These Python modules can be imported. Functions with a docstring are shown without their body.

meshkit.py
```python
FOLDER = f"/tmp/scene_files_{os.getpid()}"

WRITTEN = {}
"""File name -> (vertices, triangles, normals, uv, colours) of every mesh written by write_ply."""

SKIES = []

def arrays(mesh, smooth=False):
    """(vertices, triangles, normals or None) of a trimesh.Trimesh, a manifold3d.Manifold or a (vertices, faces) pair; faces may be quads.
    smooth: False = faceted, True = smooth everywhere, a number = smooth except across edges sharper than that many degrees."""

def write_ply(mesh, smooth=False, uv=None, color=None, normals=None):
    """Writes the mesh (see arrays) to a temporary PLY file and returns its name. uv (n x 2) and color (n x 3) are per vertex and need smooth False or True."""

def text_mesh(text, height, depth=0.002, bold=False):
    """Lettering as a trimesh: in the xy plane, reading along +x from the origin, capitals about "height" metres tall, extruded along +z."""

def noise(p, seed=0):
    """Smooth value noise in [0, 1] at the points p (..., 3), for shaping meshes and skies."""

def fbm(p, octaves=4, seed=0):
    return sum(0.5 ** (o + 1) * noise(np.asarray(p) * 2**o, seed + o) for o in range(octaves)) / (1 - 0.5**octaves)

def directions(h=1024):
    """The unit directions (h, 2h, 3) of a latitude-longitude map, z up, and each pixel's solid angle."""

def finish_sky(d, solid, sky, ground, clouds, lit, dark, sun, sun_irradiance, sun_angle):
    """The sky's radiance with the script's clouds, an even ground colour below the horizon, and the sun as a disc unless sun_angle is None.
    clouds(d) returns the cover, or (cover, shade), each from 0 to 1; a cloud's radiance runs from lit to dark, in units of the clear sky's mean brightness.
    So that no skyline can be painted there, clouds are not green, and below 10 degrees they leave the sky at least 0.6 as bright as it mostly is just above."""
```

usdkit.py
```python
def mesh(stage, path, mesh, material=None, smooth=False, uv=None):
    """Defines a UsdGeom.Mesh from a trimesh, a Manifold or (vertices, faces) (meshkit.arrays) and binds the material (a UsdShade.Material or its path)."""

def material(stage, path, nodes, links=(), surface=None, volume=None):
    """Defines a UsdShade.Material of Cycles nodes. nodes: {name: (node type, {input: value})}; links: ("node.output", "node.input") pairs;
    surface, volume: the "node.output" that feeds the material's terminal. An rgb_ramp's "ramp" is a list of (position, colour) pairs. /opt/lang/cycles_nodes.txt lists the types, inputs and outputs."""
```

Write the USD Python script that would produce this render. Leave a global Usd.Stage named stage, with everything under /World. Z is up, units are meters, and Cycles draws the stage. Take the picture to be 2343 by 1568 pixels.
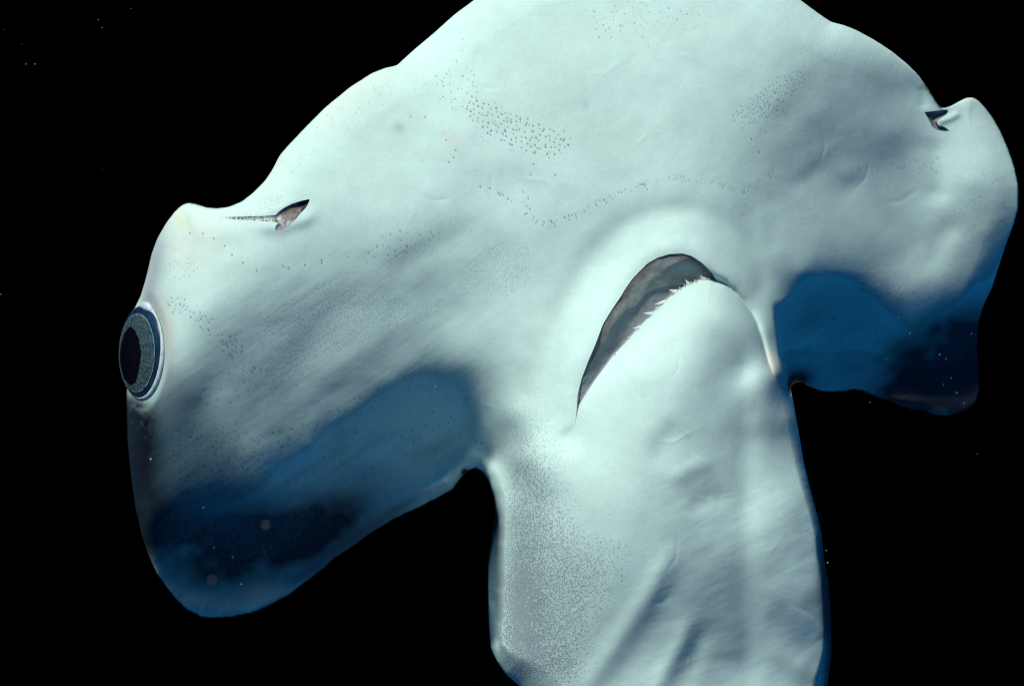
import math
import numpy as np
import shapely
from shapely.geometry import Polygon, LineString
from scipy.interpolate import RBFInterpolator
from scipy.ndimage import gaussian_filter, map_coordinates, zoom, distance_transform_edt
from scipy.spatial import Delaunay, cKDTree
from PIL import Image, ImageDraw
from pxr import Usd, UsdGeom, UsdLux, UsdShade, Sdf, Gf, Vt
import usdkit, meshkit

stage = Usd.Stage.CreateInMemory()
UsdGeom.SetStageUpAxis(stage, UsdGeom.Tokens.z)
UsdGeom.SetStageMetersPerUnit(stage, 1.0)
UsdGeom.Xform.Define(stage, '/World')
UsdGeom.Scope.Define(stage, '/World/Looks')
rng = np.random.default_rng(7)

# ------------------------------------------------------------------ camera, sky, sun
U = 0.0003            # one modelling unit = 0.3 mm; the hammer spans about 2000 units (0.6 m)
D = 3200.0            # camera distance from the reference plane, in modelling units
CX, CY = 1171.0, 784.0
DEPRESSION = math.radians(68)      # the camera looks down at the upturned shark, into deep water
TO_CAM = np.array([0, -math.cos(DEPRESSION), math.sin(DEPRESSION)])
UP = np.array([0, math.sin(DEPRESSION), math.cos(DEPRESSION)])
RIGHT = np.array([1.0, 0, 0])
HEIGHT = 1.2          # the reference point's height over world zero, metres
FRAME = np.stack([RIGHT, UP, TO_CAM])         # rows: model axes in world axes

SUN = np.array([-0.36, 0.70, 0.60]); SUN = SUN / np.linalg.norm(SUN)   # towards the sun: right, up, camera
SUN_W = SUN @ FRAME
SUN_EL = math.asin(SUN_W[2]); SUN_ROT = math.atan2(SUN_W[0], SUN_W[1])

cam = UsdGeom.Camera.Define(stage, '/World/camera')
cam.CreateHorizontalApertureAttr(36.0)
cam.CreateFocalLengthAttr(36.0 * D / 2342.0)
cam.CreateFocusDistanceAttr((D - 70) * U)
cam.CreateFStopAttr(5.6)
cam.CreateExposureAttr(0.27)
m = np.eye(4); m[:3, :3] = FRAME; m[3, :3] = TO_CAM * D * U + [0, 0, HEIGHT]
cam.AddTransformOp().Set(Gf.Matrix4d(*m.ravel().tolist()))

dome = UsdLux.DomeLight.Define(stage, '/World/sky')
sky_mat = usdkit.material(stage, '/World/Looks/sky', {
    'sky': ('sky_texture', {'sky_type': 'single_scattering', 'sun_disc': False, 'sun_elevation': SUN_EL, 'sun_rotation': SUN_ROT}),
    'tint': ('mix_color', {'blend_type': 'multiply', 'fac': 1.0, 'b': (0.048, 0.49, 1.02), 'use_clamp': False}),
    'bg': ('background_shader', {'strength': 0.05}),
}, [('sky.color', 'tint.a'), ('tint.result', 'bg.color')], surface='bg.background')
UsdShade.MaterialBindingAPI.Apply(dome.GetPrim()).Bind(sky_mat)
sun = UsdLux.DistantLight.Define(stage, '/World/sun')
sun.CreateNormalizeAttr(True); sun.CreateIntensityAttr(1.0); sun.CreateAngleAttr(9.0); sun.CreateColorAttr((1.0, 0.98, 0.92))
z = SUN_W; x = np.cross([0, 0, 1], z); x /= np.linalg.norm(x); y = np.cross(z, x)
m = np.eye(4); m[0, :3] = x; m[1, :3] = y; m[2, :3] = z
sun.AddTransformOp().Set(Gf.Matrix4d(*m.ravel().tolist()))

# ------------------------------------------------------------------ helpers
used = {}
def path_for(name, parent='/World'):
    k = (parent, name); n = used.get(k, 0); used[k] = n + 1
    return f'{parent}/{name}' if n == 0 else f'{parent}/{name}_{n:03d}'

def place(u, v, h):
    """model point: picture-plane units u right, v down, h towards the viewer (perspective undone at that depth) -> metres, shark space"""
    u, v, h = (np.asarray(a, float) for a in (u, v, h))
    k = (D - h) / D
    return np.stack([(u - CX) * k, -(v - CY) * k, h], -1) * U

def obj(name, mesh, mat, parent='/World', smooth=False):
    p = path_for(name, parent)
    return usdkit.mesh(stage, p, mesh, mat, smooth=smooth)

def primvar(me, name, data, kind):
    data = np.asarray(data, np.float32)
    a = Vt.Vec3fArray.FromNumpy(data) if data.ndim == 2 else Vt.FloatArray.FromNumpy(data)
    UsdGeom.PrimvarsAPI(me).CreatePrimvar(name, kind, 'vertex').Set(a)

# ------------------------------------------------------------------ materials
def L(p): return '/World/Looks/' + p
skin = usdkit.material(stage, L('skin'), {
    'co': ('geometry', {}),
    'tint': ('attribute', {'attribute': 'tint'}),
    'mask': ('attribute', {'attribute': 'speckle'}),
    'n1': ('noise_texture', {'scale': 820.0, 'detail': 3.0, 'roughness': 0.65}),
    'n2': ('noise_texture', {'scale': 60.0, 'detail': 4.0, 'roughness': 0.6}),
    'n3': ('noise_texture', {'scale': 1400.0, 'detail': 1.0}),
    'n5': ('noise_texture', {'scale': 75.0, 'detail': 4.0, 'roughness': 0.7}),
    'mo5': ('map_range', {'from_min': 0.3, 'from_max': 0.7, 'to_min': 0.955, 'to_max': 1.035, 'clamp': True}),
    'moc5': ('mix_color', {'blend_type': 'multiply', 'fac': 1.0, 'use_clamp': False}),
    'n4': ('noise_texture', {'scale': 14.0, 'detail': 3.0}),
    'add': ('math', {'math_type': 'multiply_add', 'value2': 0.42}),       # speckle density + noise
    'thr': ('map_range', {'range_type': 'smoothstep', 'from_min': 0.66, 'from_max': 0.90, 'to_min': 0.0, 'to_max': 0.85, 'clamp': True}),
    'spk': ('mix_color', {'blend_type': 'mix', 'b': (0.19, 0.245, 0.25)}),
    'mot': ('map_range', {'from_min': 0.3, 'from_max': 0.7, 'to_min': 0.90, 'to_max': 1.06, 'clamp': True}),
    'motc': ('mix_color', {'blend_type': 'multiply', 'fac': 1.0, 'use_clamp': False}),
    'gr': ('map_range', {'from_min': 0.25, 'from_max': 0.75, 'to_min': 0.91, 'to_max': 1.07, 'clamp': True}),
    'grc': ('mix_color', {'blend_type': 'multiply', 'fac': 1.0, 'use_clamp': False}),
    'b1': ('bump', {'strength': 0.18, 'distance': 0.0005}),
    'b2': ('bump', {'strength': 0.12, 'distance': 0.002}),
    'p': ('principled_bsdf', {'roughness': 0.62, 'specular_ior_level': 0.07, 'subsurface_weight': 0.0}),
}, [('co.position', 'n1.vector'), ('co.position', 'n2.vector'), ('co.position', 'n3.vector'), ('co.position', 'n4.vector'),
    ('mask.fac', 'add.value1'), ('n1.fac', 'add.value3'), ('add.value', 'thr.value'),
    ('thr.result', 'spk.fac'), ('tint.color', 'spk.a'),
    ('n4.fac', 'mot.value'), ('spk.result', 'motc.a'), ('mot.result', 'motc.b'),
    ('n3.fac', 'gr.value'), ('co.position', 'n5.vector'), ('n5.fac', 'mo5.value'), ('motc.result', 'moc5.a'), ('mo5.result', 'moc5.b'), ('moc5.result', 'grc.a'), ('gr.result', 'grc.b'), ('grc.result', 'p.base_color'),
    ('n2.fac', 'b2.height'), ('n1.fac', 'b1.height'), ('b2.normal', 'b1.normal'), ('b1.normal', 'p.normal')], surface='p.BSDF')

def plain(name, c1, c2, scale, rough=0.5, spec=0.3, bump=0.0, coat=0.0):
    return usdkit.material(stage, L(name), {
        'co': ('geometry', {}), 'n': ('noise_texture', {'scale': scale, 'detail': 4.0, 'roughness': 0.6}),
        'r': ('rgb_ramp', {'ramp': [(0.32, c1), (0.68, c2)]}),
        'b': ('bump', {'strength': bump, 'distance': 0.001}),
        'p': ('principled_bsdf', {'roughness': rough, 'specular_ior_level': spec, 'coat_weight': coat}),
    }, [('co.position', 'n.vector'), ('n.fac', 'r.fac'), ('r.color', 'p.base_color'), ('n.fac', 'b.height'), ('b.normal', 'p.normal')], surface='p.BSDF')

def tinted(name, rough=0.5, bump=0.25, scale=180.0, var=0.25):
    return usdkit.material(stage, L(name), {
        'co': ('geometry', {}), 'tint': ('attribute', {'attribute': 'tint'}),
        'n': ('noise_texture', {'scale': scale, 'detail': 4.0, 'roughness': 0.65}),
        'mr': ('map_range', {'from_min': 0.3, 'from_max': 0.7, 'to_min': 1 - var, 'to_max': 1 + var, 'clamp': True}),
        'mx': ('mix_color', {'blend_type': 'multiply', 'fac': 1.0, 'use_clamp': False}),
        'b': ('bump', {'strength': bump, 'distance': 0.001}),
        'p': ('principled_bsdf', {'roughness': rough, 'specular_ior_level': 0.25}),
    }, [('co.position', 'n.vector'), ('n.fac', 'mr.value'), ('tint.color', 'mx.a'), ('mr.result', 'mx.b'), ('mx.result', 'p.base_color'),
        ('n.fac', 'b.height'), ('b.normal', 'p.normal')], surface='p.BSDF')
lining_mat = tinted('mouth_flesh', var=0.08, bump=0.12)
nostril_mat = tinted('nostril_flesh', scale=420.0, var=0.45)
pore_mat = tinted('pore_pit', rough=0.8, var=0.05)
tooth_mat = plain('tooth_enamel', (0.70, 0.78, 0.76), (0.82, 0.86, 0.84), 300, rough=0.2, spec=0.6)
sclera_mat = plain('eyeball_dark', (0.003, 0.012, 0.03), (0.010, 0.04, 0.07), 90, rough=0.3, spec=0.12, coat=0.0)
iris_mat = plain('iris_silver', (0.003, 0.014, 0.024), (0.062, 0.105, 0.11), 520, rough=0.4, spec=0.4, bump=0.3)
pupil_mat = plain('pupil_black', (0.0015, 0.0015, 0.004), (0.003, 0.003, 0.006), 50, rough=0.25, spec=0.3)
rim_mat = plain('iris_rim_blue', (0.03, 0.08, 0.11), (0.30, 0.40, 0.40), 300, rough=0.4)
lid_mat = plain('eyelid_skin', (0.30, 0.40, 0.41), (0.56, 0.63, 0.61), 260, rough=0.5, bump=0.2)
water_mat = plain('deep_water', (0.00006, 0.00012, 0.0002), (0.00008, 0.00015, 0.00025), 0.2, rough=1.0, spec=0.0)
speck_mat = plain('speck_pale', (0.16, 0.24, 0.23), (0.34, 0.42, 0.38), 900, rough=0.8)

# ------------------------------------------------------------------ deep water all round below
g = 48; vv = []; ff = []
for i in range(13):
    r = 30.0 * math.sin(i / 12 * math.pi / 2); zz = -30.0 * math.cos(i / 12 * math.pi / 2) + 0.0
    for k in range(g):
        vv.append([r * math.cos(2 * math.pi * k / g), r * math.sin(2 * math.pi * k / g), zz])
for i in range(12):
    for k in range(g):
        a, b = i * g + k, i * g + (k + 1) % g
        ff.append([a, b, b + g]); ff.append([a, b + g, a + g])
w = obj('deep_water', (np.array(vv), np.array(ff)), water_mat, smooth=True)
w.GetPrim().SetCustomDataByKey('kind', 'structure')
w.GetPrim().SetCustomDataByKey('label', 'black open water filling the space behind the shark')
w.GetPrim().SetCustomDataByKey('category', 'water')

# ------------------------------------------------------------------ outline of the shark's underside (picture-plane units)
LEAD_L = [(1250,-80),(1165,-50),(1085,0),(1040,33),(990,78),(940,120),(908,150),(880,156),(850,168),(800,200),(745,245),(700,290),(660,332),(640,355),(622,390),(605,415),(580,440),(555,460),(525,473),(495,477),(470,474),(445,466),(430,464),(415,470),(400,484),(380,510),(360,545),(347,580),(338,620),(330,650),(321,679)]
TIP_L = [(308,705),(300,740),(294,800),(291,860),(290,905),(291,960),(292,1010),(297,1060),(303,1110),(310,1160),(317,1190),(325,1225),(340,1268),(360,1310),(385,1345),(410,1375),(430,1393),(455,1405),(470,1410)]
TRAIL_L = [(500,1410),(530,1408),(580,1397),(620,1380),(660,1358),(700,1328),(740,1297),(770,1270),(800,1252),(850,1215),(900,1185),(950,1162),(1000,1136),(1035,1118),(1050,1095),(1070,1075),(1088,1067),(1105,1077),(1118,1097)]
TRUNK_L = [(1131,1138),(1133,1171),(1126,1221),(1118,1283),(1117,1346),(1119,1428),(1123,1482),(1137,1511),(1157,1540),(1187,1566),(1225,1610),(1265,1690),(1300,1800),(1320,1900),(1335,1980)]
TRUNK_R = [(1800,1980),(1830,1880),(1855,1780),(1875,1680),(1890,1600),(1895,1545),(1902,1491),(1900,1435),(1898,1379),(1894,1325),(1884,1271),(1880,1221),(1865,1159),(1853,1117),(1838,1055),(1824,972),(1815,920),(1808,884)]
TRAIL_R = [(1819,874),(1835,874),(1855,885),(1881,894),(1931,894),(1954,889),(1977,894),(2009,907),(2036,917),(2062,928),(2091,936),(2113,938),(2131,946),(2159,949.5),(2183,944.5),(2213,935),(2228,921.5),(2236,905),(2239,885)]
TIP_R = [(2237,843),(2233,793),(2237,735),(2249,698),(2269,656),(2285,606),(2301,557),(2318,514),(2328,478),(2329,427),(2320,383),(2305,340),(2287,299),(2269,268.5),(2251.5,245.5),(2236,229),(2223,223),(2211,224),(2195,231.5),(2177,242),(2167,246),(2157,248),(2147,244)]
LEAD_R = [(2137,228),(2121,202),(2108.5,184),(2099.6,171.5),(2075,147),(2040,118),(2000,92),(1960,70),(1930,58),(1900,50),(1870,30),(1830,0),(1780,-45),(1700,-90),(1620,-110),(1540,-100),(1480,-82),(1420,-95),(1340,-100)]
def smooth_closed(p, step=2.0, sigma=2.2):
    p = np.array(p + [p[0]], float)
    s = np.r_[0, np.cumsum(np.linalg.norm(np.diff(p, axis=0), axis=1))]
    n = int(s[-1] / step); t = np.arange(n) / n * s[-1]
    q = np.stack([np.interp(t, s, p[:, k]) for k in (0, 1)], 1)
    return gaussian_filter(q, (sigma, 0), mode='wrap')
def smooth_line(p, step=1.6, sigma=2.0):
    p = np.array(p, float)
    s = np.r_[0, np.cumsum(np.linalg.norm(np.diff(p, axis=0), axis=1))]
    t = np.linspace(0, s[-1], int(s[-1] / step) + 1)
    q = np.stack([np.interp(t, s, p[:, k]) for k in (0, 1)], 1)
    r = gaussian_filter(q, (sigma, 0), mode='nearest'); r[0], r[-1] = q[0], q[-1]
    return r
outline = smooth_closed(LEAD_L + TIP_L + TRAIL_L + TRUNK_L + TRUNK_R + TRAIL_R + TIP_R + LEAD_R)
# slightly ragged trailing rim and tips
t_ = np.arange(len(outline)) * 0.23
rag = (meshkit.fbm(np.stack([t_, 0 * t_, 0 * t_], 1), 3, 4) - 0.5)
tr = ((outline[:, 1] > 1090) & (outline[:, 0] < 1060)) | ((outline[:, 1] > 850) & (outline[:, 0] > 1830))
outline[:, 1] += np.where(tr, rag * 3.0, rag * 0.8)
body_poly = Polygon(outline)

UPPER_LIP = [(1315,974),(1319,935),(1321,902),(1330,866),(1345,826),(1363,784),(1379,741),(1399,708),(1419,679),(1429,662),(1445,639),(1461,622),(1481,602),(1504,589),(1530,581),(1560,579),(1582,585),(1606,601),(1626,621),(1641,643)]
JAW_EDGE = [(1641,643),(1622,637),(1609,638),(1590,644),(1570,652),(1547,666),(1524,685),(1498,710),(1475,734),(1452,758),(1429,785),(1402,813),(1379,844),(1360,870),(1340,900),(1325,925),(1318,954),(1315,974)]
CREASE_R = [(1641,643),(1658,649),(1681,669),(1701,691),(1718,715),(1731,741),(1741,771),(1749,800),(1757,830),(1767,856),(1780,876),(1796,902)]
TONGUE_EDGE = [(1530,652),(1494,659),(1471,675),(1455,698),(1429,708),(1412,728),(1396,751),(1386,777),(1370,797),(1345,838),(1330,870)]
lip_u, lip_l = smooth_line(UPPER_LIP), smooth_line(JAW_EDGE)
mouth_ring = np.vstack([lip_u[:-1], lip_l[:-1]])
mouth_poly = Polygon(mouth_ring).buffer(0)
NOSTRIL_L = [(500,497),(530,496),(560,495),(600,494),(630,492),(640,482),(652,474),(668,466),(690,459),(709,455),(704,468),(697,478),(688,487),(676,502),(660,517),(645,525),(631,528),(629,519),(636,510),(624,507),(590,505),(558,503),(530,501)]
NOSTRIL_R = [(2114,257),(2126,255),(2137,254),(2152,252),(2169,251),(2166,261),(2156,268),(2147,274),(2142,279),(2146,287),(2155,288),(2163,292),(2173,300),(2160,301),(2144,298),(2133,291),(2124,274)]
nos_l, nos_r = (smooth_closed(n, 1.6, 1.0) for n in (NOSTRIL_L, NOSTRIL_R))
nosl_poly, nosr_poly = Polygon(nos_l).buffer(0), Polygon(nos_r).buffer(0)

# ------------------------------------------------------------------ raster fields over the picture plane, 2 units per cell
ST = 2.0; U0, V0 = 240.0, -120.0; NU, NV = 1060, 1060
uu, vg = np.meshgrid(U0 + ST * np.arange(NU), V0 + ST * np.arange(NV))
def raster(poly, soft=0.0):
    im = Image.new('L', (NU, NV), 0)
    ImageDraw.Draw(im).polygon([((a - U0) / ST, (b - V0) / ST) for a, b in poly], fill=255)
    r = np.asarray(im) / 255.0
    return gaussian_filter(r, soft / ST) if soft else r
def at(field, p, order=1):
    return map_coordinates(field, [(p[:, 1] - V0) / ST, (p[:, 0] - U0) / ST], order=order, mode='nearest')
def rbf(pts, smoothing=0.0):
    pts = np.array(pts, float)
    f = RBFInterpolator(pts[:, :2] / 500, pts[:, 2], kernel='thin_plate_spline', smoothing=smoothing)
    gu, gv = np.meshgrid(np.linspace(U0, U0 + ST * (NU - 1), 107), np.linspace(V0, V0 + ST * (NV - 1), 107))
    c = f(np.stack([gu.ravel(), gv.ravel()], 1) / 500).reshape(gu.shape)
    iy, ix = np.meshgrid(np.linspace(0, 106, NV), np.linspace(0, 106, NU), indexing='ij')
    return map_coordinates(c, [iy, ix], order=3, mode='nearest')
def dist_to(line):
    """distance of every cell to a polyline, and the parameter 0..1 along it at the nearest point"""
    q = smooth_line(line, 4.0, 1.0)
    d, i = cKDTree(q).query(np.stack([uu.ravel(), vg.ravel()], 1), workers=-1)
    return d.reshape(uu.shape), i.reshape(uu.shape) / (len(q) - 1)
def ridge(line, amp, sigma, end=0.18):
    q = smooth_line(line, 4.0, 1.0); pad = 4.2 * sigma        # only a window round the line
    i0, j0 = [max(int((q[:, k].min() - pad - o) / ST), 0) for k, o in ((1, V0), (0, U0))]
    i1, j1 = [int((q[:, k].max() + pad - o) / ST) + 1 for k, o in ((1, V0), (0, U0))]
    wu, wv = uu[i0:i1, j0:j1], vg[i0:i1, j0:j1]
    d, t = cKDTree(q).query(np.stack([wu.ravel(), wv.ravel()], 1), workers=-1)
    d, t = d.reshape(wu.shape), t.reshape(wu.shape) / (len(q) - 1)
    taper = np.clip(np.minimum(t, 1 - t) / end, 0, 1); taper = taper * taper * (3 - 2 * taper)
    out = np.zeros_like(uu); out[i0:i1, j0:j1] = amp * np.exp(-0.5 * (d / sigma) ** 2) * taper
    return out
def blob(u, v, su, sv, amp=1.0, ang=0.0):
    c, s = math.cos(ang), math.sin(ang)
    a, b = (uu - u) * c + (vg - v) * s, -(uu - u) * s + (vg - v) * c
    return amp * np.exp(-0.5 * ((a / su) ** 2 + (b / sv) ** 2))
def sstep(x, a, b):
    t = np.clip((x - a) / (b - a), 0, 1); return t * t * (3 - 2 * t)
def rounded(d, w):
    t = np.clip(d / w, 0, 1); return np.sqrt(1 - (1 - t) ** 2)

# height of the underside towards the viewer
H0 = [(1200,-100,20),(1450,-130,20),(1700,-100,0),(1100,60,40),(1300,60,70),(1500,60,75),(1700,60,55),(1850,80,10),(2000,130,-80),(2090,210,-168),
 (950,200,45),(1100,250,80),(1300,250,100),(1500,250,105),(1650,250,85),(1800,250,30),(1950,250,-69),(2050,300,-150),
 (750,330,35),(850,400,60),(1000,400,80),(1150,400,95),(1300,400,112),(1500,400,120),(1650,400,95),(1760,400,35),(1900,400,-75),(2020,420,-164),(2090,330,-190),(2110,285,-190),
 (2125,350,-208),(2125,440,-225),(2210,330,-215),(2220,420,-220),(2280,420,-232),(2100,560,-237),(2200,530,-258),(2270,540,-280),
 (1780,550,20),(1900,550,-80),(2030,550,-184),
 (1795,650,-4),(1840,620,-30),(1900,630,-102),(2000,620,-182),(2100,655,-248),(2200,670,-325),
 (1815,740,-70),(1900,730,-190),(2000,720,-245),(2100,770,-330),(2190,780,-430),(1835,850,-140),(1930,860,-330),(2050,880,-430),(2150,910,-500),(2210,870,-530),
 (430,510,-30),(400,600,-40),(500,600,12),(620,600,40),(750,500,55),(750,640,33),(900,540,70),(1050,540,75),(1200,560,95),
 (395,720,-50),(450,710,-5),(600,740,-4),(750,780,-24),(900,740,-8),(1050,710,20),(1200,700,80),
 (400,840,-48),(480,850,-52),(620,880,-74),(750,900,-96),(900,850,-62),(1050,830,-25),(1180,800,60),
 (375,960,-118),(378,900,-76),(480,980,-125),(620,1000,-150),(720,1030,-185),(820,950,-140),(900,885,-88),
 (1000,940,-175),(1090,960,-165),(1085,1040,-260),(1130,1050,-230),(900,1000,-230),(800,1080,-305),(700,1130,-302),(600,1130,-248),(480,1100,-212),(370,1080,-205),
 (360,1180,-278),(450,1200,-330),(600,1230,-380),(750,1220,-410),(900,1130,-355),(1000,1080,-320),(400,1320,-440),(500,1370,-515),(650,1330,-500),
 (1400,600,110),(1330,700,110),(1250,800,100),(1200,900,60),(1170,950,20),(1180,1050,20),(1250,950,110),(1300,1000,140),
 (1560,530,130),(1700,560,76),(1740,650,58),(1765,750,66),(1785,850,88),
 (1610,680,165),(1560,730,195),(1650,730,185),(1500,810,215),(1600,850,222),(1700,850,157),(1420,900,195),(1360,970,172),(1500,1000,228),(1600,1000,212),(1700,1000,165),(1790,1000,92),(1808,960,62),
 (1170,1150,30),(1250,1150,125),(1400,1150,212),(1550,1150,215),(1700,1150,165),(1810,1150,128),
 (1170,1350,10),(1250,1350,95),(1400,1350,170),(1550,1350,170),(1700,1350,125),(1840,1350,88),
 (1180,1480,0),(1300,1520,70),(1450,1520,105),(1600,1520,88),(1700,1520,50),(1850,1520,8),
 (1350,1750,0),(1550,1750,40),(1800,1750,-40),(1400,1980,-160),(1550,1980,-140),(1750,1980,-190)]
HB = [(1085,0,-40),(1300,-100,-40),(1620,-110,-50),(1830,0,-60),(908,150,-30),(700,290,-40),(495,477,-50),(415,470,-110),(338,620,-170),(300,740,-240),(291,860,-255),(292,1010,-215),(310,1160,-300),(360,1310,-425),(470,1410,-555),
 (620,1380,-550),(770,1270,-480),(950,1162,-420),(1088,1067,-350),(1135,1150,-420),(1118,1300,-480),(1119,1440,-430),(1137,1511,-220),(1187,1566,-150),(1320,1900,-300),
 (1830,1880,-250),(1895,1500,-130),(1880,1221,-60),(1838,1055,-40),(1810,890,-20),(1840,874,-170),(1931,894,-370),(2062,928,-490),(2159,949,-540),(2236,905,-560),(2237,725,-430),(2301,557,-318),(2329,427,-268),(2269,268,-270),(2223,223,-230),(2157,248,-200),(2099,171,-160),(2000,92,-110),(1900,50,-80)]
WD = [(1085,0,95),(1300,-100,90),(1620,-110,90),(1830,0,90),(908,150,90),(700,290,90),(495,477,70),(415,470,80),(338,620,90),(300,740,90),(291,860,60),(292,1010,40),(310,1160,35),(470,1410,45),(770,1270,40),(950,1162,40),(1088,1067,30),(1135,1150,25),(1118,1300,22),(1123,1460,24),(1150,1530,50),(1187,1566,70),(1320,1900,70),
 (1830,1880,120),(1895,1500,24),(1838,1055,22),(1810,890,26),(1840,874,26),(2062,928,45),(2236,905,50),(2237,725,60),(2301,557,55),(2329,427,55),(2223,223,60),(2147,244,24),(2099,171,45),(2000,92,80),(1000,800,80),(1500,500,90)]
h0, hb, wd = rbf(H0), rbf(HB), np.clip(rbf(WD), 18, 130)
qo = outline
d_edge, i_edge = cKDTree(qo).query(np.stack([uu.ravel(), vg.ravel()], 1), workers=-1)
d_edge = d_edge.reshape(uu.shape)
# the rim depth and the rounding width come from the nearest outline point, blurred so that they run smoothly
rimz = at(hb, qo); rimw = at(wd, qo)
near_z = gaussian_filter(rimz[i_edge].reshape(uu.shape), 2.0); near_w = gaussian_filter(rimw[i_edge].reshape(uu.shape), 4.0)
prof = rounded(d_edge, near_w)
feat = np.zeros_like(h0)
# --- folds, creases and swellings
d_lip, t_lip = dist_to(UPPER_LIP)
jaw_region = raster(JAW_EDGE[::-1] + CREASE_R[1:] + [(1900,1400),(1850,2000),(1300,2000),(1150,1568),(1200,1040)])
lip_fade = sstep(t_lip, 0.0, 0.35)
outside = 1 - gaussian_filter(jaw_region, 3)
feat += outside * (11 * np.exp(-((d_lip - 14) / 30) ** 2) * (0.35 + 0.65 * lip_fade) - 8 * np.exp(-((d_lip - 98) / 34) ** 2) * lip_fade)
JAW = JAW_EDGE[::-1] + CREASE_R[1:]
d_jaw, t_jaw = dist_to(JAW)
amp = 62 * sstep(t_jaw, 0.02, 0.30) * (1 - 0.45 * sstep(t_jaw, 0.50, 0.66)) * (1 - sstep(t_jaw, 0.86, 1.0))
feat += gaussian_filter(jaw_region * -amp * (1 - rounded(d_jaw, 75)) + (1 - jaw_region) * -amp * np.exp(-d_jaw / 11), 0.8)
feat += ridge([(1712,880),(1706,1000),(1702,1150),(1706,1300),(1712,1450),(1715,1600)], -7, 24, 0.1)      # groove along the throat's middle
feat += ridge([(1760,700),(1730,600),(1712,500),(1722,420)], -3, 20, 0.3)
feat += ridge([(1762,430),(1768,500),(1772,590)], -2, 16, 0.25)
feat += ridge([(1545,1225),(1515,1300),(1475,1375),(1425,1450),(1370,1530),(1300,1640)], 7.5, 19, 0.2)
feat += ridge([(1575,1290),(1540,1360),(1500,1430),(1440,1520),(1390,1600)], -3.5, 22, 0.25)
feat += ridge([(1588,1395),(1560,1470),(1520,1540),(1480,1620)], 8, 17, 0.3)
feat += ridge([(1618,1400),(1600,1470),(1570,1540),(1540,1620)], -5, 20, 0.3)
feat += ridge([(1655,1480),(1650,1540),(1640,1600)], -2.5, 26, 0.3)
feat += ridge([(1740,1330),(1800,1380),(1860,1430),(1892,1470)], 3, 16, 0.3)
feat += ridge([(1745,1400),(1800,1450),(1860,1500)], -2, 16, 0.3)
feat += ridge([(1745,1470),(1800,1510),(1860,1550)], 3, 15, 0.3)
feat += ridge([(1750,1530),(1810,1565),(1870,1600)], -2, 16, 0.3)
feat += ridge([(1490,1090),(1505,1040),(1535,995),(1560,960)], -6, 22, 0.35)
feat += ridge([(1520,1110),(1580,1070),(1640,1050)], 5, 16, 0.35)
feat += ridge([(1560,1180),(1620,1140),(1690,1130)], -5, 18, 0.35)
feat += ridge([(1440,860),(1500,800),(1560,760)], -4, 22, 0.35)
feat += ridge([(1600,720),(1640,770),(1700,830),(1730,880)], -7, 22, 0.35)
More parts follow.
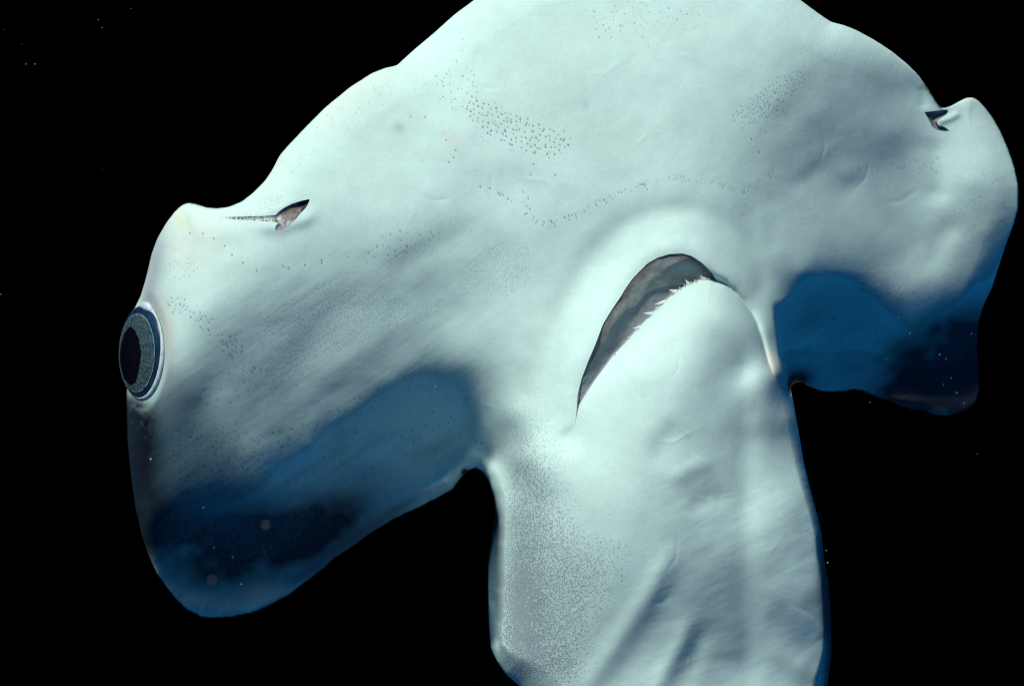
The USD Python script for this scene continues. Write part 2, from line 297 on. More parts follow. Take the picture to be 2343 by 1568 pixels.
# left wing: shallow diagonal hollows and swellings
feat += ridge([(1110,500),(1030,550),(950,590),(860,640)], -4, 22, 0.35)
feat += ridge([(880,640),(760,720),(700,800),(630,930)], -5, 30, 0.3)
feat += ridge([(1000,700),(880,760),(780,840),(700,930)], 4, 26, 0.3)
feat += ridge([(1010,790),(900,880),(800,960),(720,1020)], 6, 32, 0.3)
feat += ridge([(520,830),(470,920),(420,980)], -4, 26, 0.35)
feat += ridge([(640,930),(600,1010),(560,1070)], 4, 30, 0.35)
feat += blob(1040,330,40,60,4) + blob(1180,430,60,30,-3)
feat += ridge([(560,515),(640,520),(700,500),(740,470)], 6, 12, 0.3)
feat += ridge([(505,490),(560,487),(620,486),(650,470),(700,450)], 2, 7, 0.2)
# right wing
feat += blob(1935,395,34,22,3,0.2) + blob(1950,425,36,17,-2.5,-0.7)
feat += ridge([(1740,300),(1800,260),(1850,200),(1880,150)], -4, 24, 0.3)
feat += ridge([(1800,400),(1860,360),(1920,320)], 1.2, 16, 0.3) + ridge([(1790,440),(1850,410),(1900,370)], -1.5, 14, 0.3)
feat += ridge([(2132,305),(2142,360),(2150,420),(2145,480)], -5, 18, 0.25)
feat += ridge([(2205,480),(2160,540),(2130,600),(2120,650)], -5, 20, 0.3)
feat += ridge([(2108,190),(2112,230),(2116,255)], -3, 9, 0.3)
feat += ridge([(2140,281),(2170,272),(2200,255)], 4, 6, 0.25)
for _ in range(42):           # faint scratches and creases
    a_, b_ = rng.uniform(450, 2200), rng.uniform(60, 1500); t1 = rng.uniform(0, math.pi); n_ = rng.uniform(25, 90)
    feat += ridge([(a_, b_), (a_ + n_ * math.cos(t1), b_ + n_ * math.sin(t1)), (a_ + 1.7 * n_ * math.cos(t1 + 0.25), b_ + 1.7 * n_ * math.sin(t1 + 0.25))], rng.choice([-0.7, 0.6]), rng.uniform(2.6, 5), 0.4)
# small unevenness of the skin
pp = np.stack([uu, vg, 0 * uu], -1)
feat += (meshkit.fbm(pp / 150.0, 3, 11) - 0.5) * 7 + (meshkit.fbm(pp / 38.0, 3, 21) - 0.5) * 0.8
streak = np.stack([(uu * 0.55 + vg * 0.83) / 14.0, (uu * -0.83 + vg * 0.55) / 110.0, 0 * uu], -1)      # fine creases running diagonally
wing_z = np.clip(sstep(vg, 420, 700) * (1 - sstep(uu, 1050, 1250)), 0, 1)
feat += (meshkit.fbm(streak, 2, 31) - 0.5) * 0.5 * wing_z
throat = np.stack([(uu * 0.42 + vg * 0.9) / 15.0, (uu * 0.9 - vg * 0.42) / 70.0, 0 * uu], -1)
feat += (meshkit.fbm(throat, 2, 41) - 0.5) * 0.7 * sstep(vg, 950, 1150) * sstep(uu, 1400, 1560)

# ------------------------------------------------------------------ pores (tiny pits), positions on the picture plane
pores = []       # u, v, radius, darkness
def along(line, n, jit, r, dark, gap=0.0):
    q = smooth_line(line, 1.0, 1.0); i = np.sort(rng.integers(0, len(q), n))
    for p in q[i] + rng.normal(0, jit, (n, 2)):
        pores.append((p[0], p[1], r * rng.uniform(0.75, 1.2), dark * rng.uniform(0.7, 1.1)))
def lattice(poly, step, r, dark, jit=0.22, keep=1.0, ang=0.5):
    P = Polygon(poly); a, b, c, d = P.bounds; s = max(c - a, d - b)
    i, j = np.meshgrid(np.arange(-int(s / step) - 2, int(s / step) + 2), np.arange(-int(s / step) - 2, int(s / step) + 2))
    x = (i + 0.5 * (j % 2)) * step; y = j * step * 0.87
    x, y = x.ravel() + rng.normal(0, jit * step, x.size), y.ravel() + rng.normal(0, jit * step, x.size)
    X = (a + c) / 2 + x * math.cos(ang) - y * math.sin(ang); Y = (b + d) / 2 + x * math.sin(ang) + y * math.cos(ang)
    ok = shapely.contains_xy(P, X, Y) & (rng.random(X.size) < keep)
    for p in zip(X[ok], Y[ok]):
        pores.append((p[0], p[1], r * rng.uniform(0.75, 1.2), dark * rng.uniform(0.6, 1.1)))
def Z8(l): return [(914.9 + 0.4393 * a, 0.4393 * b) for a, b in l]
lattice(Z8([(360,500),(520,540),(620,590),(700,630),(800,655),(880,690),(895,740),(850,800),(790,825),(690,800),(610,770),(520,740),(440,690),(380,640),(320,590)]), 12.5, 2.3, 1.0)
lattice(Z8([(180,390),(300,320),(390,380),(410,480),(380,560),(290,600),(210,530)]), 17, 1.9, 0.75, keep=0.85)
lattice(Z8([(250,250),(330,190),(380,230),(370,330),(260,350)]), 24, 1.7, 0.6, keep=0.7)
lattice(Z8([(1000,60),(1180,0),(1380,0),(1500,60),(1500,130),(1400,140),(1290,200),(1030,200)]), 19, 1.9, 0.7, keep=0.85)
lattice(Z8([(1720,590),(1790,530),(1860,490),(1930,410),(2060,370),(2120,370),(2100,440),(2010,530),(1930,600),(1840,650),(1770,680)]), 10.5, 1.8, 0.7)
lattice(Z8([(2050,190),(2200,180),(2220,260),(2160,330),(2080,340)]), 16, 1.5, 0.45, keep=0.7)
along(Z8([(340,925),(420,975),(490,990),(545,1025),(605,1058),(645,1080)]), 9, 3, 2.0, 0.9)
along(Z8([(645,1080),(665,1120),(700,1150),(730,1160),(800,1160),(870,1135),(940,1115),(1000,1078),(1050,1048),(1120,1020),(1200,992),(1270,965)]), 52, 4.5, 1.9, 0.85)
along(Z8([(1270,965),(1340,942),(1400,925),(1470,930),(1520,940),(1580,955),(1650,948),(1700,975),(1780,1005),(1860,960),(1940,880)]), 60, 4, 1.6, 0.6)
for a, b in Z8([(640,1000),(668,1033),(695,855),(680,910),(808,910),(278,820),(255,845),(420,972),(240,730),(290,782),(130,610),(55,608),(1830,725),(1870,793)]): pores.append((a, b, 2.1, 0.9))
for a, b in [(935,605),(1070,610),(1185,660),(1297,738),(1375,832),(1487,912),(1632,995),(1910,952),(1965,973),(2135,937),(2310,890),(2310,920)]:
    pores.append((228.7 + 0.2196 * a, 400.3 + 0.2196 * b, 2.3, 0.95))
lattice([(770,590),(820,560),(900,530),(1000,510),(1005,540),(930,585),(860,590)], 17, 2.1, 0.85, keep=0.55)
lattice([(700,300),(800,222),(905,175),(915,215),(840,270),(760,320),(700,345)], 19, 1.9, 0.6, keep=0.6)
lattice([(640,400),(700,330),(720,345),(660,420)], 20, 1.7, 0.5, keep=0.6)
lattice([(365,600),(440,590),(455,620),(420,640),(370,640)], 12, 1.8, 0.4, keep=0.8)
lattice([(375,680),(430,680),(480,720),(540,770),(560,800),(530,830),(490,780),(440,735),(390,715)], 12, 2.2, 0.8, keep=0.75)
lattice([(500,770),(560,780),(600,850),(560,930),(500,960),(440,980),(450,900),(520,860)], 23, 2.2, 0.7, keep=0.7)
lattice([(400,980),(560,960),(640,1060),(600,1130),(500,1150),(400,1130),(380,1050)], 16, 2.2, 0.7, keep=0.7)
lattice([(560,1000),(720,960),(900,860),(1000,830),(1020,860),(880,930),(760,1010),(620,1100)], 20, 2.4, 0.7, keep=0.55)
lattice([(840,920),(920,880),(1040,880),(1110,930),(1100,1020),(960,1060),(800,1080),(720,1130),(650,1170),(660,1120)], 24, 2.3, 0.8, keep=0.5)
lattice([(380,1200),(640,1180),(840,1130),(800,1220),(640,1330),(480,1380),(400,1330),(340,1250)], 26, 2.6, 0.8, keep=0.5)
lattice([(1840,690),(1900,650),(2000,640),(2120,670),(2180,690),(2100,705),(2000,668),(1900,680)], 15, 2.1, 0.75, keep=0.5)
along([(2040,380),(2100,385),(2160,375),(1940,390)], 26, 9, 1.7, 0.5)
lattice([(930,190),(1000,130),(1180,260),(1330,330),(1300,370),(1100,330),(960,260)], 15, 1.5, 0.55, jit=0.4, keep=0.22)
lattice([(1340,10),(1600,0),(1640,60),(1500,110),(1350,90)], 15, 1.4, 0.45, jit=0.4, keep=0.4)
lattice([(1660,290),(1860,130),(1900,60),(1960,120),(1900,220),(1800,300),(1690,320)], 13, 1.3, 0.4, jit=0.4, keep=0.3)
lattice([(640,640),(900,560),(1100,480),(1150,520),(900,660),(700,720)], 22, 1.6, 0.5, jit=0.45, keep=0.3)
lattice([(1800,560),(2050,560),(2180,600),(2150,690),(1850,640)], 20, 1.5, 0.4, jit=0.45, keep=0.35)
lattice([(2160,420),(2300,380),(2320,460),(2250,560),(2160,560)], 18, 1.5, 0.4, jit=0.45, keep=0.35)
big_pores = len(pores)
lattice([(525,490),(560,480),(600,455),(640,440),(650,462),(630,486),(570,492)], 5.5, 1.1, 0.42, jit=0.35, keep=0.75)
# the fields of very fine, close pores
lattice([(1045,640),(1060,605),(1110,565),(1160,550),(1205,560),(1215,600),(1205,650),(1160,675),(1090,680),(1050,675)], 6.6, 1.25, 0.45, ang=0.9)
lattice([(580,745),(650,690),(740,640),(840,665),(940,690),(1020,680),(1000,720),(900,760),(800,790),(700,850),(650,920),(605,945),(615,880),(600,800)], 7.2, 1.2, 0.40, ang=0.7)
lattice([(1130,160),(1200,110),(1280,90),(1340,180),(1330,250),(1260,270),(1180,250),(1130,210)], 7.0, 1.0, 0.22, ang=0.3)
lattice([(1760,490),(1830,460),(1870,490),(1850,540),(1780,550)], 7.0, 1.1, 0.3, ang=0.3)
lattice([(1200,1100),(1330,1200),(1440,1250),(1425,1335),(1360,1420),(1320,1510),(1200,1420)], 10.5, 1.9, 0.62, jit=0.42, keep=0.6)
lattice([(1150,900),(1230,850),(1290,1000),(1280,1060),(1160,1010)], 9.0, 1.3, 0.25, jit=0.4, keep=0.6)
pores = np.array(pores)
keep = shapely.contains_xy(body_poly.buffer(-8), pores[:, 0], pores[:, 1]) & ~shapely.contains_xy(mouth_poly.buffer(3), pores[:, 0], pores[:, 1]) & ~shapely.contains_xy(nosl_poly.buffer(2), pores[:, 0], pores[:, 1])
is_big = (np.arange(len(pores)) < big_pores)[keep]; pores = pores[keep]
dent = np.zeros_like(h0)
for (a, b, r, k), bigp in zip(pores, is_big):
    i, j = int(round((b - V0) / ST)), int(round((a - U0) / ST)); n = 4
    sl = (slice(max(i - n, 0), i + n + 1), slice(max(j - n, 0), j + n + 1))
    dd = (uu[sl] - a) ** 2 + (vg[sl] - b) ** 2
    dent[sl] -= (0.45 if bigp else 0.15) * k * np.exp(-0.5 * dd / (r * 1.05) ** 2)

cheek = gaussian_filter(raster([(1745,600),(1768,690),(1778,738),(1784,771),(1791,817),(1801,856),(1809,900),(2500,920),(2500,600)]), 2.0) * sstep(vg - 722 + 66 * np.clip((uu - 1788) / 105, 0, 1), -40, 110) * 150 * np.exp(-np.clip(uu - 1790, 0, None) / 110)
flank = gaussian_filter(raster([(1060,1075),(1090,1080),(1110,1098),(1128,1130),(1145,1185),(1142,1300),(1141,1400),(1138,1450),(1145,1500),(1175,1550),(1060,1560)]), 1.8) * (1 - sstep(vg, 1370, 1500))
h = near_z + (h0 - near_z) * prof + feat * prof + dent - 430 * flank * prof - cheek * prof     # the trunk's dark flank lies well behind the throat
# eye socket: the skin sinks under the eyeball
EYE_C = np.array([322.0, 804.0, -150.0])
EZ = np.array([-0.757, 0.03, 0.653]); EZ /= np.linalg.norm(EZ)          # the way the eye looks: sideways and a little towards the viewer
EY = np.array([0.03, 1.0, 0.02]); EY -= EZ * (EY @ EZ); EY /= np.linalg.norm(EY); EX = np.cross(EY, EZ)
ER = 105 * (D - EYE_C[2]) / D
ec = place(*EYE_C) / U
hp_ = (EZ @ ec - EZ[0] * (uu - CX) + EZ[1] * (vg - CY)) / (EZ[2] - EZ[0] * (uu - CX) / D + EZ[1] * (vg - CY) / D)
q_ = place(uu, vg, hp_) / U - ec
er = np.hypot(q_ @ EX, q_ @ EY) / ER
h = np.where(er < 1.45, hp_ - 14 + (h - hp_ + 14) * sstep(er, 0.98, 1.40), h)

# ------------------------------------------------------------------ pigment, with some shade painted in
skin_c = np.array([0.505, 0.69, 0.605])
tint = np.broadcast_to(skin_c, h.shape + (3,)).copy()
def paint(mask, col, k=1.0):
    global tint
    mm = np.clip(mask * k, 0, 1)[..., None]; tint = tint * (1 - mm) + np.array(col) * mm
nz = meshkit.fbm(pp / 60.0, 4, 51); nf = meshkit.fbm(pp / 9.0, 3, 61); nff = meshkit.fbm(pp / 4.5, 2, 62)
warm = (0.60, 0.70, 0.575)
paint(blob(430,540,60,60) + blob(800,215,110,25,0.8,-0.65) + blob(620,395,25,50,0.6), warm, 0.7)
paint(blob(410,500,9,16,0.8), (0.60,0.68,0.45))
paint(blob(355,600,16,70,0.9,0.15) + blob(352,740,16,60,1.0,-0.25), (0.26,0.28,0.31), 0.8)
paint(blob(372,720,16,40,0.7,-0.3) + blob(385,800,10,60,0.6), (0.40,0.40,0.33), 0.7)
paint(sstep(nf, 0.42, 0.6) * (blob(1040,325,12,24,0.8,-0.6) + blob(1020,305,8,12,0.5)), (0.56,0.56,0.50), 0.7)
paint(blob(912,292,10,9,1.0), (0.33,0.40,0.42), 0.7)
paint(blob(1340,240,6,9,1.0), (0.42,0.50,0.54), 0.8)
# dusky wing tips; on the lower left wing, shade is painted in too
dusk_shade = gaussian_filter(raster([(310,1060),(400,1085),(500,1135),(650,1160),(850,1125),(880,1150),(760,1255),(620,1325),(450,1345),(370,1290),(328,1220)]), 24)
paint(np.clip(dusk_shade * (0.55 + 1.5 * nz), 0, 1), (0.020,0.015,0.027), 0.96)  # dark purple skin blotch, deepened with shade painted into the lobe
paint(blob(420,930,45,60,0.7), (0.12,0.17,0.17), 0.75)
paint(np.clip(blob(395,1045,95,95,0.95,0.3) * (0.7 + 0.6 * nz), 0, 1), (0.085,0.175,0.19), 0.9)  # shade of the wing curving away, painted as a darker gradient
paint(np.clip(blob(345,1120,45,75,1.0,-0.4) * (0.7 + 0.6 * nz), 0, 1), (0.022,0.032,0.042), 0.95)  # same painted shade, deepest towards the rim
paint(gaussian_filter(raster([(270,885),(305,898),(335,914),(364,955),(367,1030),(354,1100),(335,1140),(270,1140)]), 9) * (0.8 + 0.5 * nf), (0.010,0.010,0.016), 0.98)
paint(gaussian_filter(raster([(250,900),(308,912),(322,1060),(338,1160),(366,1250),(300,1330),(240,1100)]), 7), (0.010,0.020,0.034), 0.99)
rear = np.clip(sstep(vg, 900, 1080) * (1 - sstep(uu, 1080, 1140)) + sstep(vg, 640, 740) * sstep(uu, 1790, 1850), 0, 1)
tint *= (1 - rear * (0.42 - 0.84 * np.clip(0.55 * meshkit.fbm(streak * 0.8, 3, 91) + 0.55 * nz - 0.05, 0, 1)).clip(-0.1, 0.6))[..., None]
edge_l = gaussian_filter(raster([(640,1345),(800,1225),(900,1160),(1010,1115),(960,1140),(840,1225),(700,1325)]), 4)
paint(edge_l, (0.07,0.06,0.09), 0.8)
paint(gaussian_filter(raster([(380,960),(470,970),(560,1060),(600,1130),(480,1170),(370,1130)]), 14), (0.13,0.25,0.26), 0.8)  # falloff before the shadow edge, painted into the skin colour
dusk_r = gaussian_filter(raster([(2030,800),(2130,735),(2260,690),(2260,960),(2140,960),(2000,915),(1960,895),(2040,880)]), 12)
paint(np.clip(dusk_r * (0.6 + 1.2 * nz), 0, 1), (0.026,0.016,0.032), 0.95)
paint(blob(1830,864,24,16,1.2) + blob(1817,882,12,10,1.2), (0.08,0.045,0.05), 0.9)
paint(blob(1770,845,10,30,0.7,-0.2) + blob(1760,815,6,10,0.5), (0.66,0.56,0.47), 0.7)
paint(blob(2225,228,22,10,0.8), warm, 0.7)
# darker back along the throat's sides; left strip also holds painted wing shadow
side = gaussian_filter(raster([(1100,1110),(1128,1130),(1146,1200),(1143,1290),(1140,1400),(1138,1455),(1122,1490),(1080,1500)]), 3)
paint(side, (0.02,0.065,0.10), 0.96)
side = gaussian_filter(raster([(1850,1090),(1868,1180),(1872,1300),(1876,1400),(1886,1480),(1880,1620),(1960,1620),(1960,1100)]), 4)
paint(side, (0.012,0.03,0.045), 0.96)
# density of the grey freckles on the throat and cheek
spk = 0.62 * gaussian_filter(raster([(1150,930),(1190,900),(1215,1000),(1260,1120),(1330,1230),(1420,1270),(1410,1350),(1360,1430),(1330,1568),(1150,1568),(1145,1200)]), 20)
spk += blob(1185,1385,42,100,0.50) + blob(1200,1120,35,60,0.22) + blob(1270,1540,70,60,0.2)
spk += 0.25 * gaussian_filter(raster([(1150,880),(1240,820),(1320,1000),(1420,1200),(1330,1250),(1180,1000)]), 25)
spk += gaussian_filter(raster([(370,1080),(820,1100),(760,1230),(500,1360),(360,1260)]), 16) * 0.45
spk += blob(1850,1200,25,140,0.3)

# ------------------------------------------------------------------ the skin, one closed surface; mouth and nostril floors are cut from the same sheet
shark = UsdGeom.Xform.Define(stage, '/World/hammerhead_shark')
m = np.eye(4); m[:3, :3] = FRAME; m[3, :3] = [0, 0, HEIGHT]
shark.AddTransformOp().Set(Gf.Matrix4d(*m.ravel().tolist()))
sp = shark.GetPrim()
sp.SetCustomDataByKey('label', 'pale hammerhead shark seen from below with half open mouth against black water')
sp.SetCustomDataByKey('category', 'shark')
S = '/World/hammerhead_shark'

nodes = np.stack([uu.ravel(), vg.ravel()], 1)
inside = shapely.contains_xy(body_poly, nodes[:, 0], nodes[:, 1]) & (d_edge.ravel() > 1.1)
holes = [mouth_ring, nos_l, nos_r]
hp = [mouth_poly, nosl_poly, nosr_poly]
hole_of = np.full(len(nodes), -1)
for k, r in enumerate(holes):
    dh, _ = cKDTree(r).query(nodes, workers=-1)
    inside &= dh > 1.0
    hole_of[shapely.contains_xy(hp[k], nodes[:, 0], nodes[:, 1])] = k
gp, gk = nodes[inside], hole_of[inside]
extra = np.vstack([qo] + holes)
pts = np.vstack([gp, extra])
hz = np.r_[h.ravel()[inside], rimz, at(h, np.vstack(holes))]
# floors of the openings
fl = gk == 0
d1, _ = cKDTree(lip_u).query(gp[fl]); d2, _ = cKDTree(lip_l).query(gp[fl])
idx = np.nonzero(fl)[0]
lip_h = at(h, lip_u)[cKDTree(lip_u).query(gp[fl], k=70)[1]].mean(1)
ton = shapely.contains_xy(Polygon(TONGUE_EDGE + [(1318,960),(1400,830),(1500,720),(1600,650)]), gp[fl][:, 0], gp[fl][:, 1])
dt, _ = cKDTree(smooth_line(TONGUE_EDGE)).query(gp[fl])
jaw_h = at(h, lip_l)[cKDTree(lip_l).query(gp[fl], k=40)[1]].mean(1)
lip_h = jaw_h + 4 + (lip_h - jaw_h - 4) * sstep(d2, 0, 60)
hz[idx] = lip_h - 3 - 15 * sstep(d1, 0, 55) - np.where(ton, 4 * sstep(dt, 0, 14), 0) + (meshkit.fbm(np.c_[gp[fl] / 16, 0 * d1], 3, 5) - 0.5) * 3
NL_HOLE = Polygon([(686,463),(709,454),(703,470),(690,485),(684,474)])
for k, dep in ((1, 4.0), (2, 7.0)):
    s_ = np.nonzero(gk == k)[0]
    dd, _ = cKDTree(holes[k]).query(gp[s_])
    hz[s_] -= dep * sstep(dd, 0, 9) + 1.5
    if k == 1:
        hz[s_] -= 6 * sstep(gp[s_][:, 0], 655, 695)
    else:
        hz[s_] -= 5

tri = Delaunay(pts).simplices
cen = pts[tri].mean(1)
ok = shapely.contains_xy(body_poly, cen[:, 0], cen[:, 1])
tri, cen = tri[ok], cen[ok]
e1, e2 = pts[tri[:, 1]] - pts[tri[:, 0]], pts[tri[:, 2]] - pts[tri[:, 0]]
ar = e1[:, 0] * e2[:, 1] - e1[:, 1] * e2[:, 0]
tri = np.where((ar > 0)[:, None], tri[:, ::-1], tri)       # v runs downwards: this makes the front face the viewer
good = np.abs(ar) > 1e-6; tri, cen = tri[good], cen[good]
part = np.full(len(tri), -1)
for k in range(3):
    part[shapely.contains_xy(hp[k], cen[:, 0], cen[:, 1])] = k
in_ton = shapely.contains_xy(Polygon(TONGUE_EDGE + [(1316,965),(1400,830),(1500,720),(1600,650)]), cen[:, 0], cen[:, 1])
P3 = place(pts[:, 0], pts[:, 1], hz)
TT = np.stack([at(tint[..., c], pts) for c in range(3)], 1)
SK = at(spk, pts)

# the back: a coarser sheet that bulges away and joins the same rim
cs = nodes.reshape(NV, NU, 2)[::5, ::5].reshape(-1, 2); ds = d_edge[::5, ::5].ravel()
oks = shapely.contains_xy(body_poly, cs[:, 0], cs[:, 1]) & (ds > 5)
cs, ds = cs[oks], ds[oks]
thick = np.where(cs[:, 1] > 900, 1.0, 0.4) * np.where((cs[:, 0] > 1100) & (cs[:, 0] < 1900), 1.0, 0.3)
base_b = gaussian_filter(near_z, 30)
zb = np.minimum(at(base_b, cs), at(h, cs) - 30) - 300 * thick * rounded(ds, 260) - 25 * rounded(ds, 60)
bp = np.vstack([qo, cs]); bz = np.r_[rimz, zb]
tb = Delaunay(bp).simplices; cb = bp[tb].mean(1); tb = tb[shapely.contains_xy(body_poly, cb[:, 0], cb[:, 1])]
e1, e2 = bp[tb[:, 1]] - bp[tb[:, 0]], bp[tb[:, 2]] - bp[tb[:, 0]]
a2 = e1[:, 0] * e2[:, 1] - e1[:, 1] * e2[:, 0]
tb = np.where((a2 < 0)[:, None], tb[:, ::-1], tb)
nb, no = len(gp), len(qo)
back = place(cs[:, 0], cs[:, 1], zb)
remap = np.r_[nb + np.arange(no), len(pts) + np.arange(len(cs))]
allP = np.vstack([P3, back])
allT = np.vstack([TT, np.tile([0.09, 0.11, 0.12], (len(cs), 1))]); allS = np.r_[SK, np.zeros(len(cs))]

def sub(faces, name, mat, parent=S, smooth=True):
    ids, inv = np.unique(faces, return_inverse=True)
    me = obj(name, (allP[ids], inv.reshape(-1, 3)), mat, parent, smooth=smooth)
    primvar(me, 'tint', allT[ids], Sdf.ValueTypeNames.Color3fArray)
    primvar(me, 'speckle', allS[ids], Sdf.ValueTypeNames.FloatArray)
    return me
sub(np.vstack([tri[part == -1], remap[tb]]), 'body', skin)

# colours of the mouth and the nostrils
d1a, _ = cKDTree(lip_u).query(pts[:, :2])
n_m = meshkit.fbm(np.c_[pts / 22.0, 0 * d1a], 4, 71)
allT_skin = allT.copy()
gum = np.array([0.13, 0.115, 0.115]); khaki = np.array([0.275, 0.305, 0.265]); grey = np.array([0.205, 0.245, 0.255])
kk = sstep(d1a + 14 * (n_m - 0.5), 2, 22)[:, None]
allT[:len(pts)] = gum * (1 - kk) + khaki * (0.9 + 0.2 * n_m[:, None]) * kk
sub(tri[(part == 0) & ~in_ton], 'palate', lining_mat)
allT[:len(pts)] = grey * (0.85 + 0.3 * n_m[:, None])
sub(tri[(part == 0) & in_ton], 'tongue', lining_mat)
nn = meshkit.fbm(np.c_[pts / 3.2, 0 * d1a], 2, 81)[:, None]
c = np.array([0.40, 0.47, 0.44]) * (1 - 0.75 * sstep(nn, 0.45, 0.62))
k = sstep(pts[:, 0], 636, 652)[:, None] * sstep(-pts[:, 1], -512, -500)[:, None]
c = c * (1 - k) + np.array([0.135, 0.108, 0.095]) * k
k = (sstep(pts[:, 0] - 0.35 * (pts[:, 1] - 470), 681, 687))[:, None]
c = c * (1 - k) + np.array([0.02, 0.025, 0.03]) * k  # dark of the hole painted on, as the floor is shallow
k = sstep(pts[:, 1], 506, 518)[:, None]; c = c * (1 - k) + np.array([0.17, 0.165, 0.16]) * k
allT[:len(pts)] = c
sub(tri[part == 1], 'nostril', nostril_mat)
allT[:len(pts)] = np.array([0.15, 0.17, 0.17])
sub(tri[part == 2], 'nostril', nostril_mat)

# pores: small dark pits' floors, a six-sided dish each
grad_v, grad_u = np.gradient(gaussian_filter(h, 1.0), ST)
vs, fs, cl = [], [], []
ang = np.arange(6) * math.pi / 3
for i, (a, b, r, k) in enumerate(pores):
    ring = np.c_[a + r * np.cos(ang), b + r * np.sin(ang)]
    hh = at(h, np.vstack([[[a, b]], ring])) + 0.35
    n0 = len(vs) * 7
    vs.append(place(np.r_[a, ring[:, 0]], np.r_[b, ring[:, 1]], hh))
    fs += [[n0, n0 + 1 + (q + 1) % 6, n0 + 1 + q] for q in range(6)]
    base = np.array([at(tint[..., c], np.array([[a, b]]))[0] for c in range(3)])
    cl.append(np.tile(base * (1 - 0.6 * k) + np.array([0.02, 0.04, 0.05]) * 0.6 * k, (7, 1)))
me = obj('pore', (np.vstack(vs), np.array(fs)), pore_mat, S, smooth=False)
primvar(me, 'tint', np.clip(np.vstack(cl), 0, 1), Sdf.ValueTypeNames.Color3fArray)
me.GetPrim().SetCustomDataByKey('kind', 'stuff')

# ------------------------------------------------------------------ teeth of the lower jaw: flattened, bent cones, each its own part
TEETH = [((700,605),(652,605),11),((868,448),(829,440),15),((788,528),(736,546),10),((965,408),(946,384),15),((1072,380),(1049,363),13),((1110,377),(1100,372),8),((1015,395),(1003,386),9),((618,708),(584,716),8),
         ((905,432),(893,424),8),((440,890),(432,884),7),((745,572),(728,571),7),((1090,379),(1080,371),8),((935,420),(926,408),8),((985,401),(976,393),7),((550,780),(536,781),6)]
for (bx, by), (tx, ty), wdt in TEETH:
    B = np.array([1258 + .3283 * bx, 514.6 + .3283 * by]); T = np.array([1258 + .3283 * tx, 514.6 + .3283 * ty])
    ax = T - B; ln = np.linalg.norm(ax); ax /= ln; sd = np.array([-ax[1], ax[0]]); w_ = wdt * .3283 * 1.15; ln *= 1.3
    B = lip_l[np.argmin(np.linalg.norm(lip_l - B, axis=1))]      # rooted in the jaw's rim
    B2 = B - ax * 2.5
    hz_ = min(float(at(h, (B + [3.0, 3.0])[None])[0]), float(at(h, (B + [1.5, 1.5])[None])[0]) + 3) - 3
    ring_v = []
    for t, s in ((0, 1.0), (0.35, 0.72), (0.7, 0.36), (0.98, 0.06)):
        for a in np.arange(8) * math.pi / 4:
            c2 = B2 + ax * (ln + 3) * t + sd * (w_ * s * math.cos(a) + 1.2 * t * t)
            ring_v.append(place(c2[0], c2[1], hz_ + 9 * t + 2.6 * s * math.sin(a)))
    f = []
    for i in range(3):
        for q in range(8):
            a, b = i * 8 + q, i * 8 + (q + 1) % 8
            f += [[a, b, b + 8], [a, b + 8, a + 8]]
    ring_v.append(ring_v[24] * 0.5 + ring_v[28] * 0.5); f += [[24 + q, 24 + (q + 1) % 8, 32] for q in range(8)]
    obj('tooth', (np.array(ring_v), np.array(f)), tooth_mat, S, smooth=40)

# ------------------------------------------------------------------ the eye at the wing's end
ex, ey, ez = EX, EY, EZ
EC = place(*EYE_C); R = ER * U
def eye_pt(r, a, z):      # r, z in eyeball radii
    return EC + R * (np.multiply.outer(r * np.cos(a), ex) + np.multiply.outer(r * np.sin(a), ey) + np.multiply.outer(z, ez))
def dome(r): return 0.18 * np.sqrt(np.clip(1 - np.asarray(r) ** 2, 0, 1))
def disc(r0, r1, lift, nr=10, na=72, cx=0.0, cy=0.0, sx=1.0, ragged=0.0):
    a = np.arange(na) / na * 2 * math.pi; V = []; F = []
    for i in range(nr + 1):
        r = (r0 + (r1 - r0) * i / nr) * np.ones(na)
        if ragged: r = r * (1 + ragged * (meshkit.fbm(np.c_[np.cos(a) * 5, np.sin(a) * 5, 0 * a], 3, 9) - 0.5))
        x_, y_ = cx + r * np.cos(a) * sx, cy + r * np.sin(a)
        rr = np.hypot(x_, y_); V.append(eye_pt(rr, np.arctan2(y_, x_), dome(rr) + lift * 1.0))
    V = np.vstack(V)
    for i in range(nr):
        for q in range(na):
            p0, p1 = i * na + q, i * na + (q + 1) % na
            F += [[p0, p0 + na, p1 + na], [p0, p1 + na, p1]]
    return V, np.array(F)
import trimesh
ball = trimesh.creation.icosphere(4)
bv = ball.vertices; ball_v = EC + R * (np.outer(bv[:, 0], ex) + np.outer(bv[:, 1], ey) + np.outer(bv[:, 2] * 0.18, ez))
eye = obj('eye', (ball_v, ball.faces), sclera_mat, S, smooth=True)
E = str(eye.GetPath())
obj('iris', disc(0.02, 0.84, 0.012, cx=0.02, cy=-0.03, ragged=0.03), iris_mat, E, smooth=True)
obj('pupil', disc(0.001, 0.62, 0.022, cx=-0.16, cy=-0.10, sx=0.86, ragged=0.14), pupil_mat, E, smooth=True)
obj('iris_rim', disc(0.838, 0.853, 0.016, nr=2, cx=0.02, cy=-0.03), rim_mat, E, smooth=True)
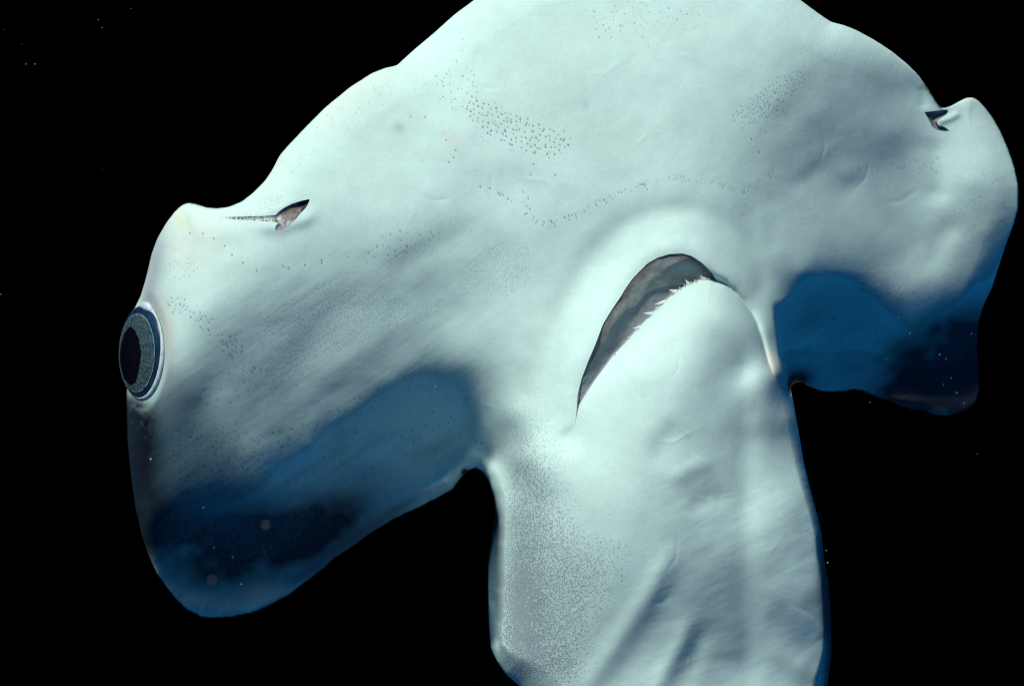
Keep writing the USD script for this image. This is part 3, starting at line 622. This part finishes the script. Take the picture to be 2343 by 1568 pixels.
# eyelid: a soft ring of pale skin, thick on the near side and at the top
a = np.arange(96) / 96 * 2 * math.pi; V = []; F = []
tube = 0.026 + 0.06 * np.clip(np.cos(a + 0.45), 0, 1) ** 1.5 + 0.12 * np.exp(-((a - 1.38) / 0.28) ** 2)
for k in range(10):
    b = k / 10 * 2 * math.pi
    V.append(eye_pt(1.0 + tube * 0.75 * np.cos(b), a, -0.01 + tube * 0.6 * np.sin(b)))
V = np.vstack(V)
for k in range(10):
    for q in range(96):
        p0, p1, r0_, r1_ = k * 96 + q, k * 96 + (q + 1) % 96, ((k + 1) % 10) * 96 + q, ((k + 1) % 10) * 96 + (q + 1) % 96
        F += [[p0, p1, r1_], [p0, r1_, r0_]]
obj('eyelid', (V, np.array(F)), lid_mat, S, smooth=True)

# ------------------------------------------------------------------ specks drifting in the water: too many and too small to count
SPK = [(608,1200,2.5,1450),(485,1325,2.3,1500),(225,46,1.2,40),(234,64,1.5,40),(59,147,1.3,30),(80,147,1.7,30),(10,68,1.1,60),(50,100,0.9,60),(345,1050,3.0,120),(2,673,1.2,30),
       (2055,726,1.0,-100),(1890,1258,1.6,20),(1893,1286,1.6,20),(1849,1276,2.2,180),(1905,727,2.2,60),(2081,762,1.2,60),(2222,763,1.2,60),(2149,811,1.6,60),(2163,820,1.0,60),(2176,864,1.4,60),(2158,879,1.2,60),(2188,898,1.2,60),(2027,822,1.5,60),(1995,757,1.0,60),(1930,768,1.0,60),(1883,699,0.8,60),(1850,705,0.8,60),
       (532,1273,1.6,0),(490,1251,1.3,0),(465,1160,1.1,0),(553,1300,1.2,0),(605,1262,1.2,0),(996,884,1.6,0),(552,1335,2.2,-40),(1808,848,1.3,60),(1850,855,1.2,60),(2205,922,1.2,60),(1990,920,0.9,60),(235,385,0.8,60),(300,20,0.8,60),(2235,1038,0.8,60)]
ico = trimesh.creation.icosphere(1); V, F = [], []
for (a, b, r, hh) in SPK:
    base_h = hh
    if hh < 1000 and shapely.contains_xy(body_poly, a, b): base_h = float(at(h, np.array([[a, b]]))[0]) + 25 + abs(hh) * 0.3
    k = (D - base_h) / D
    n0 = len(V) * len(ico.vertices); sc = rng.uniform(0.7, 1.3, 3)
    V.append(place(a, b, base_h) + ico.vertices * sc * r * k * U); F.append(ico.faces + n0)
V = np.vstack(V) @ FRAME + [0, 0, HEIGHT]
me = obj('drifting_specks', (V, np.vstack(F)), speck_mat, smooth=True)
me.GetPrim().SetCustomDataByKey('kind', 'stuff')
me.GetPrim().SetCustomDataByKey('label', 'tiny pale specks drifting in the black water around the shark')
me.GetPrim().SetCustomDataByKey('category', 'specks')
